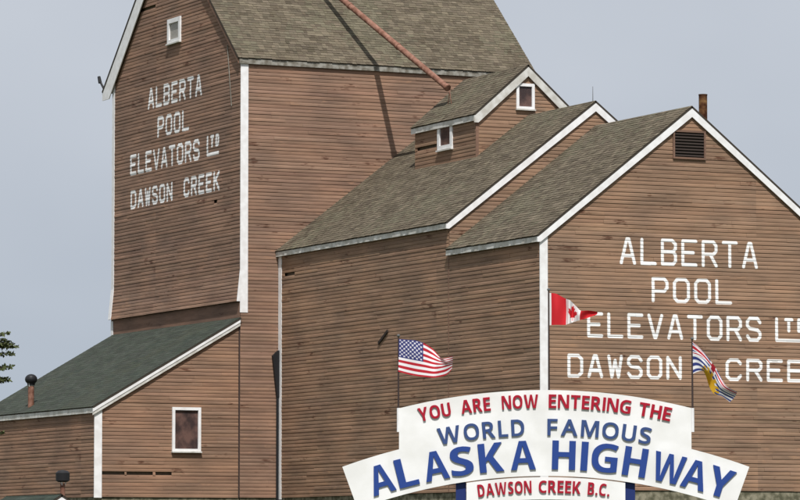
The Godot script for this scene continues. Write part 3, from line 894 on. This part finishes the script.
func build_sign(at: Vector3, turn: float) -> void:
	var t := thing("highway_sign", "arched white highway welcome sign with raised red and blue letters on blue posts", "sign", at, turn)
	var font := SystemFont.new()
	font.font_names = PackedStringArray(["Droid Sans"])
	font.font_weight = 700
	var plain := SystemFont.new()
	plain.font_names = PackedStringArray(["Droid Sans"])
	plain.font_weight = 400
	var medium := FontVariation.new()
	medium.base_font = plain
	medium.variation_embolden = 0.7
	# main panel outline, counter-clockwise
	var pts := []
	var a20 := deg_to_rad(20.0)
	pts.append_array(arc(546, 1027, 551, 546 - 551 * sin(a20), 546 + 551 * sin(a20), 40))
	pts.append_array(arc(546, 1027, 596, 546 + 596 * sin(a20), 692, 10))
	pts.append_array(arc(546, 987, 597, 692, 399, 40))
	pts.append_array(arc(546, 1027, 596, 399, 546 - 596 * sin(a20), 10))
	var poly := PackedVector2Array(pts)
	var mb := MB.new()
	mb.prism(Vector3(0, 0, -0.05), X, Y, poly, Z, 0.06)
	put(mb, "sign_panel", M.sign, t)
	# small panel underneath
	var p2 := []
	p2.append_array(arc(546, 1027, 527.5, 466.5, 625.5, 24))
	p2.append_array(arc(546, 1027, 549.8, 625.5, 466.5, 24))
	var mb2 := MB.new()
	mb2.prism(Vector3(0, 0, -0.05), X, Y, PackedVector2Array(p2), Z, 0.052)
	put(mb2, "sign_panel", M.sign, t)
	# posts
	for px in [461.0, 630.5]:
		var q := MB.new()
		var c := sp(px, 440)
		q.box(Vector3(c.x - 0.088, -0.3, -0.24), X * 0.176, Y * (c.y + 0.3), Z * 0.176)
		put(q, "post", M.post, t)
	var zz := 0.018
	for w in [["YOU", 418.4, 450.6], ["ARE", 460.8, 490.5], ["NOW", 502, 538.5], ["ENTERING", 549, 631.5], ["THE", 639.6, 671.8]]:
		word_on_arc(t, w[0], font, M.red, w[1], w[2], 13.6, 987, 579, zz, 1.6)
	for w in [["WORLD", 437.8, 524.4], ["FAMOUS", 547.6, 651.6]]:
		word_on_arc(t, w[0], medium, M.slate, w[1], w[2], 16.6, 1027, 591.5, zz, 3.4)
	for w in [["DAWSON", 477.8, 531.6], ["CREEK", 538.8, 580.8], ["B.C.", 588, 610]]:
		word_on_arc(t, w[0], font, M.red, w[1], w[2], 12.4, 1027, 534, zz - 0.007, 1.4)
	for g in [["A", 381, 24], ["L", 406.5, 20.5], ["A", 435.5, 24.5], ["S", 461.5, 22.5], ["K", 491, 24.5], ["A", 523, 25], ["H", 564, 23.5], ["I", 584.7, 7], ["G", 605, 26], ["H", 635.5, 23.5], ["W", 669, 32], ["A", 695.5, 24.5], ["Y", 721, 25]]:
		glyph(t, g[0], font, M.blue, g[1], g[2], 29.0, 1027, 557.5, zz)

func flag_mesh(grid: Array, tex: Texture2D, called: String, label: String, at: Vector3, turn: float) -> void:
	# grid: rows of [px, py, dz]; rows run from the top edge to the bottom edge
	var rows := grid.size(); var cols: int = grid[0].size()
	var origin := sp(grid[0][0][0], grid[0][0][1])
	var NU := 48; var NV := 24
	var at_p := func(u: float, v: float) -> Vector3:
		var fu := u * (cols - 1); var iu := mini(int(fu), cols - 2); var tu := fu - iu
		var line := []
		for r in rows:
			var g: Array = grid[r]
			var q := []
			for k in [-1, 0, 1, 2]:
				var e: Array = g[clampi(iu + k, 0, cols - 1)]
				var s := sp(e[0], e[1])
				q.append(Vector3(s.x, s.y, e[2]))
			line.append(q[1].cubic_interpolate(q[2], q[0], q[3], tu))
		var fv := v * (rows - 1); var iv := mini(int(fv), rows - 2); var tv := fv - iv
		var b: Array = []
		for k in [-1, 0, 1, 2]:
			b.append(line[clampi(iv + k, 0, rows - 1)])
		return b[1].cubic_interpolate(b[2], b[0], b[3], tv) - Vector3(origin.x, origin.y, 0)
	var st := SurfaceTool.new()
	st.begin(Mesh.PRIMITIVE_TRIANGLES)
	for j in NV + 1:
		for i in NU + 1:
			var u := float(i) / NU; var v := float(j) / NV
			st.set_uv(Vector2(u, v))
			st.set_smooth_group(0)
			var p: Vector3 = at_p.call(u, v)
			p.z += 0.012 * sin(u * 9.0 + v * 4.0) * u
			st.add_vertex(p)
	for j in NV:
		for i in NU:
			var a := j * (NU + 1) + i
			for k in [a, a + 1, a + NU + 2, a, a + NU + 2, a + NU + 1]:
				st.add_index(k)
	st.generate_normals()
	var m := StandardMaterial3D.new()
	m.albedo_texture = tex
	m.roughness = 0.8
	m.cull_mode = BaseMaterial3D.CULL_DISABLED
	m.backlight_enabled = true
	m.backlight = Color(0.2, 0.2, 0.2)
	st.set_material(m)
	var o := MeshInstance3D.new()
	o.mesh = st.commit()
	o.name = called
	add_child(o)
	o.rotation.y = turn
	o.position = at + Basis(Vector3.UP, turn) * Vector3(origin.x, origin.y, 0)
	o.set_meta("label", label)
	o.set_meta("category", "flag")

func flag_image(w: int, h: int, f: Callable) -> ImageTexture:
	var im := Image.create(w, h, false, Image.FORMAT_RGB8)
	for j in h:
		for i in w:
			im.set_pixel(i, j, f.call((i + 0.5) / w, (j + 0.5) / h))
	im.generate_mipmaps()
	return ImageTexture.create_from_image(im)

func stars_stripes(u: float, v: float) -> Color:
	var red := Color(0.70, 0.09, 0.16); var white := Color(0.90, 0.89, 0.90); var blue := Color(0.16, 0.18, 0.42)
	if u < 0.4 and v < 7.0 / 13.0:
		var gx := u / 0.4 * 12.0; var gy := v / (7.0 / 13.0) * 10.0
		var ix := roundi(gx); var iy := roundi(gy)
		if ix >= 1 and ix <= 11 and iy >= 1 and iy <= 9 and (ix + iy) % 2 == 0:
			var d := Vector2((gx - ix) * 1.0, (gy - iy) * 1.0)
			var r := 0.42 + 0.22 * cos(5.0 * atan2(d.x, -d.y))
			if d.length() < r:
				return white
		return blue
	return red if int(v * 13.0) % 2 == 0 else white

func maple(u: float, v: float) -> Color:
	var red := Color(0.74, 0.05, 0.11); var white := Color(0.90, 0.89, 0.89)
	if u < 0.045:
		return white
	if u < 0.27 or u > 0.75:
		return red
	var p := Vector2((u - 0.51) * 2.0, -(v - 0.5))
	var leaf := PackedVector2Array([Vector2(0, 0.38), Vector2(0.07, 0.24), Vector2(0.14, 0.28), Vector2(0.11, 0.06), Vector2(0.21, 0.16), Vector2(0.23, 0.11), Vector2(0.34, 0.13), Vector2(0.30, 0.02), Vector2(0.36, -0.02), Vector2(0.18, -0.17), Vector2(0.20, -0.24), Vector2(0.02, -0.21), Vector2(0.02, -0.38)])
	var q := Vector2(absf(p.x), p.y)
	leaf.append(Vector2(-0.01, -0.38)); leaf.append(Vector2(-0.01, 0.38))
	return red if Geometry2D.is_point_in_polygon(q, leaf) else white

func province(u: float, v: float) -> Color:
	var red := Color(0.66, 0.08, 0.16); var white := Color(0.88, 0.88, 0.89); var blue := Color(0.15, 0.20, 0.46); var gold := Color(0.80, 0.62, 0.08)
	if v < 0.36:
		var y := v / 0.36 - 0.5; var x := u - 0.5
		if absf(y) < 0.13 or absf(x) < 0.045: return red
		if absf(y) < 0.22 or absf(x) < 0.08: return white
		var d := minf(absf(y - x), absf(y + x))
		if d < 0.05: return red
		if d < 0.15: return white
		return blue
	var q := Vector2((u - 0.52) * 1.7, v - 0.86)
	var ang := atan2(-q.y, q.x)
	var rad := q.length()
	if rad < 0.31 or (rad < 0.46 and sin(ang * 13.0) > -0.15):
		return gold
	var wv := v - 0.36 + 0.02 * sin(u * 13.0)
	return white if int(wv / 0.1) % 2 == 0 else blue

func build_flags(at: Vector3, turn: float) -> void:
	var poles := [
		[398.4, 336.5, 432.0, 409.5, "dark flagpole on the sign carrying the stars and stripes"],
		[549.6, 290.0, 430.0, 0.0, "dark flagpole behind the sign carrying the maple leaf flag"],
		[693.4, 339.5, 432.0, 408.5, "dark flagpole on the sign carrying the flag with wavy blue stripes"]]
	for p in poles:
		var top := sp(p[0], p[1]); var low := sp(p[0], p[2])
		var zb := -0.1 if p[3] == 0.0 else -0.02
		var t := thing("flagpole", p[4], "flagpole", at + Basis(Vector3.UP, turn) * Vector3(top.x, low.y, zb), turn, "flagpoles on the arched sign")
		var h := top.y - low.y
		var mb := MB.new()
		mb.tube(Vector3(0, 0.01, 0), Vector3(0, h, 0), 0.019, 0.014, 10)
		put(mb, "pole", M.iron, t)
		var kb := MB.new()
		kb.lathe(Vector3(0, h, 0), Y, [Vector2(0.014, 0), Vector2(0.03, 0.015), Vector2(0.03, 0.035), Vector2(0.001, 0.05)], 10)
		put(kb, "finial", M.steel, t)
		var sl := MB.new()
		sl.lathe(Vector3(0, 0, 0), Y, [Vector2(0.001, 0), Vector2(0.03, 0), Vector2(0.03, sp(0, 408).y - low.y if p[3] > 0 else 0.35), Vector2(0.016, sp(0, 408).y - low.y if p[3] > 0 else 0.35)], 10)
		put(sl, "sleeve", M.white, t)
	flag_mesh([
		[[398.8, 338.5, 0.0], [407, 339.5, 0.05], [416, 340.5, 0.09], [425, 343.5, 0.02], [433, 348.5, -0.08], [438.5, 355, -0.02], [443, 358.5, 0.10], [453, 356, 0.05]],
		[[398.7, 350, 0.0], [407, 351.5, 0.05], [416, 353, 0.10], [425, 355, 0.04], [433, 358, -0.05], [440, 361, 0.02], [446, 362, 0.10], [453, 360, 0.02]],
		[[398.5, 361, 0.0], [407, 363, 0.04], [416, 365, 0.08], [425, 366.5, 0.04], [434, 368, -0.03], [441, 367.5, 0.04], [447, 366, 0.06], [452.5, 364, -0.02]],
		[[398.2, 371.5, 0.0], [407, 374, 0.03], [416, 376, 0.06], [425, 377, 0.03], [434, 377.5, -0.02], [441, 376.5, 0.03], [447, 374.5, 0.02], [452, 369, -0.05]]],
		flag_image(416, 260, stars_stripes), "flag", "red and white striped flag with starred blue canton flying from sign", at, turn)
	flag_mesh([
		[[550.2, 292, -0.1], [557, 293, -0.05], [566, 297.5, -0.10], [570.5, 299.5, -0.02], [574.5, 302.5, -0.14], [578, 306.5, -0.06], [581.5, 310.3, 0.02], [589, 309.8, -0.08], [598, 311.2, 0.0]],
		[[550.3, 308, -0.1], [557.5, 308.5, -0.03], [566.5, 310, -0.12], [570, 311, -0.03], [573.5, 312, -0.17], [576.5, 313, -0.08], [580.5, 315, 0.03], [588.5, 313.5, -0.10], [598.5, 312.5, 0.0]],
		[[550.4, 324.5, -0.1], [557, 324.3, -0.05], [566, 324.2, -0.10], [569.5, 323.2, -0.03], [573, 321.8, -0.15], [576.5, 320.8, -0.07], [580.5, 319.8, 0.02], [588, 317.4, -0.09], [597.5, 314.2, 0.0]]],
		flag_image(400, 220, maple), "flag_001", "red and white maple leaf flag flying beside the corner of annex", at, turn)
	flag_mesh([
		[[693.8, 341.5, 0.0], [699, 346.5, 0.05], [705, 353, 0.08], [712, 361, 0.02], [718, 369, -0.05], [722.5, 379, 0.04], [727, 386, 0.10], [738, 392, 0.02]],
		[[693.9, 352, 0.0], [699, 355, 0.06], [705, 360, 0.10], [711, 367, 0.03], [716, 374, -0.08], [720, 383.5, 0.05], [725, 389.5, 0.08], [737, 395, 0.0]],
		[[694.0, 363, 0.0], [699, 363.5, 0.04], [704, 366.5, 0.10], [709, 372, 0.02], [713.5, 381, -0.14], [718, 388.5, 0.0], [724, 392.5, 0.05], [735, 398, -0.02]],
		[[694.0, 373.5, 0.0], [699, 371.5, 0.03], [703.5, 371, 0.06], [707, 376, -0.02], [711, 386, -0.18], [715.5, 394, -0.04], [722.5, 396, 0.02], [731, 402, -0.04]]],
		flag_image(400, 240, province), "flag_002", "drooping flag with wavy blue stripes and golden sun flying from sign", at, turn)

# ------------------------------------------------------------------ tree
func build_tree(at: Vector3) -> void:
	var t := thing("leafy_tree", "dark green leafy tree with bough tips before the sky beside the lean-to", "tree", at)
	var H := 8.6
	var tr := MB.new()
	tr.lathe(Vector3(0, -0.3, 0), Y, [Vector2(0.22, 0), Vector2(0.17, 1.5), Vector2(0.13, 4.0), Vector2(0.08, 6.5), Vector2(0.02, H + 0.2)], 12)
	put(tr, "trunk", M.bark, t)
	var nb := MB.new()
	var wd := MB.new()
	var boughs := []
	var r2 := RandomNumberGenerator.new()
	r2.seed = 5
	var y := 1.5
	while y < H - 0.3:
		var az := r2.randf_range(0, TAU)
		boughs.append([y, az, (1.0 - (y - 1.0) / (H - 0.6)) * r2.randf_range(1.0, 1.35), r2.randf_range(-0.05, 0.15)])
		y += r2.randf_range(0.045, 0.11)
	# limit the boughs that point into the picture, then add the tips that the photograph shows
	var right := Vector3(0.904, 0, 0.428)
	var keep := []
	for b in boughs:
		var d := Vector3(cos(b[1]), 0, sin(b[1]))
		if d.dot(right) * b[2] < 0.78:
			keep.append(b)
	var azr := atan2(right.z, right.x)
	for c in [[4.78, 1.30, 6, 0.14], [4.32, 1.27, 5, 0.10], [3.46, 1.16, 2, 0.04]]:
		for k in int(c[2]):
			keep.append([c[0] + r2.randf_range(-1, 1) * c[3], azr + r2.randf_range(-0.22, 0.22), c[1] * r2.randf_range(0.84, 1.0), r2.randf_range(0.0, 0.14)])
	for b in keep:
		var d := Vector3(cos(b[1]), b[3], sin(b[1])).normalized()
		var L: float = b[2]
		var o := Vector3(0, b[0], 0)
		wd.tube(o, o + d * L * 0.95, 0.022, 0.005, 6)
		var side := d.cross(Y).normalized()
		var steps := int(L / 0.055)
		for i in range(2, steps + 1):
			var f := float(i) / steps
			for sg in [-1.0, 1.0]:
				var tl := (0.08 + 0.34 * (1.0 - f) * minf(1.0, f * 3.0)) * r2.randf_range(0.7, 1.2)
				var td: Vector3 = (d * 0.8 + side * sg * r2.randf_range(0.5, 1.0) + Y * r2.randf_range(-0.2, 0.25)).normalized()
				var tb := o + d * L * f
				var m := int(tl / 0.05)
				wd.tube(tb, tb + td * tl, 0.005, 0.002, 4)
				for k in m + 2:
					var np := tb + td * tl * float(k + 1) / (m + 2)
					for e in 2:
						var nd := (td * 0.6 + Vector3(r2.randf_range(-1, 1), r2.randf_range(-1, 0.6), r2.randf_range(-1, 1))).normalized()
						var nl := r2.randf_range(0.035, 0.065)
						var wv := nd.cross(Vector3(r2.randf_range(-1, 1), r2.randf_range(-1, 1), r2.randf_range(-1, 1))).normalized() * nl * 0.36
						var up := nd.cross(wv).normalized() * nl * 0.08
						var kk := r2.randf_range(0.6, 1.35)
						var lc := Color(0.070 * kk, 0.085 * kk, 0.034 * kk)
						nb.tri(np, np + nd * nl * 0.45 + wv + up, np + nd * nl, lc)
						nb.tri(np, np + nd * nl, np + nd * nl * 0.45 - wv + up, lc)
	put(wd, "limbs", M.bark, t)
	put(nb, "crown", M.leaf, t, "stuff")

# ------------------------------------------------------------------ ground
func ground_height(x: float, z: float) -> float:
	var dx := maxf(maxf(-4.6 - x, x - 10.2), 0.0); var dz := maxf(maxf(-10.4 - z, z - 16.8), 0.0)
	var d := sqrt(dx * dx + dz * dz)
	return 2.55 * (1.0 - smoothstep(1.5, 13.0, d))

func build_ground() -> void:
	var ax := []
	var p := -3000.0
	while p <= 3000.0:
		ax.append(p)
		var q := absf(p)
		p += 1.5 if q < 60 else (8.0 if q < 160 else 120.0)
	var st := SurfaceTool.new()
	st.begin(Mesh.PRIMITIVE_TRIANGLES)
	var nz := noise(0.05, 3, 3)
	for j in ax.size():
		for i in ax.size():
			var x: float = ax[i]; var z: float = ax[j]
			st.set_smooth_group(0)
			st.set_color(Color(1, 1, 1))
			var near := 1.0 if maxf(absf(x), absf(z)) < 150.0 else 0.0
			st.add_vertex(Vector3(x, ground_height(x, z) + 0.03 * nz.get_noise_2d(x, z) * near, z))
	var n := ax.size()
	for j in n - 1:
		for i in n - 1:
			var a := j * n + i
			for k in [a, a + 1, a + n + 1, a, a + n + 1, a + n]:
				st.add_index(k)
	st.generate_normals()
	st.set_material(M.ground)
	var o := MeshInstance3D.new()
	o.mesh = st.commit()
	o.name = "ground"
	o.set_meta("kind", "structure")
	add_child(o)

# ------------------------------------------------------------------
func _ready() -> void:
	rng.seed = 20240611
	# camera: long lens from the road, looking slightly up
	var cam := Camera3D.new()
	cam.name = "camera"
	cam.fov = 7.1527
	cam.near = 0.5
	cam.far = 8000.0
	add_child(cam)
	cam.position = Vector3(-46.0624, 1.6, 108.2475)
	cam.rotation = Vector3(deg_to_rad(4.36037), deg_to_rad(-25.34341), 0)
	cam.current = true
	var sky_m := ProceduralSkyMaterial.new()
	sky_m.sky_top_color = Color(0.774, 0.797, 0.836)
	sky_m.sky_horizon_color = Color(0.59, 0.65, 0.715)
	sky_m.sky_curve = 0.05
	sky_m.ground_bottom_color = Color(0.3, 0.3, 0.26)
	sky_m.ground_horizon_color = Color(0.6, 0.62, 0.64)
	sky_m.sun_angle_max = 8.0
	sky_m.sky_cover = sky_haze()
	sky_m.sky_cover_modulate = Color(1, 1, 1, 1)
	var sky := Sky.new()
	sky.sky_material = sky_m
	var env := Environment.new()
	env.background_mode = Environment.BG_SKY
	env.sky = sky
	env.tonemap_mode = Environment.TONE_MAPPER_LINEAR
	env.tonemap_exposure = 1.0
	env.sdfgi_enabled = true
	env.ssao_enabled = true
	env.ssil_enabled = true
	var we := WorldEnvironment.new()
	we.name = "world_environment"
	we.environment = env
	add_child(we)
	var sun := DirectionalLight3D.new()
	sun.name = "sun"
	sun.light_energy = 1.6
	sun.light_color = Color(1.0, 0.985, 0.965)
	sun.light_angular_distance = 0.6
	sun.shadow_enabled = true
	add_child(sun)
	var el := deg_to_rad(57.0); var az := deg_to_rad(22.0)
	var to_sun := Vector3(-sin(az) * cos(el), sin(el), cos(az) * cos(el))
	sun.look_at_from_position(to_sun * 100.0, Vector3.ZERO, Vector3.UP)
	make_materials()
	build_ground()
	build_tower()
	build_annex()
	build_leanto()
	build_spout()
	build_small_shed()
	var turn := deg_to_rad(-25.34341)
	# the sign stands 70 m from the camera, facing the road
	var at := Vector3(-13.70, 0.0, 45.89)
	build_sign(at, turn)
	build_flags(at, turn)
	build_tree(Vector3(-26.15, 0.0, 49.15))
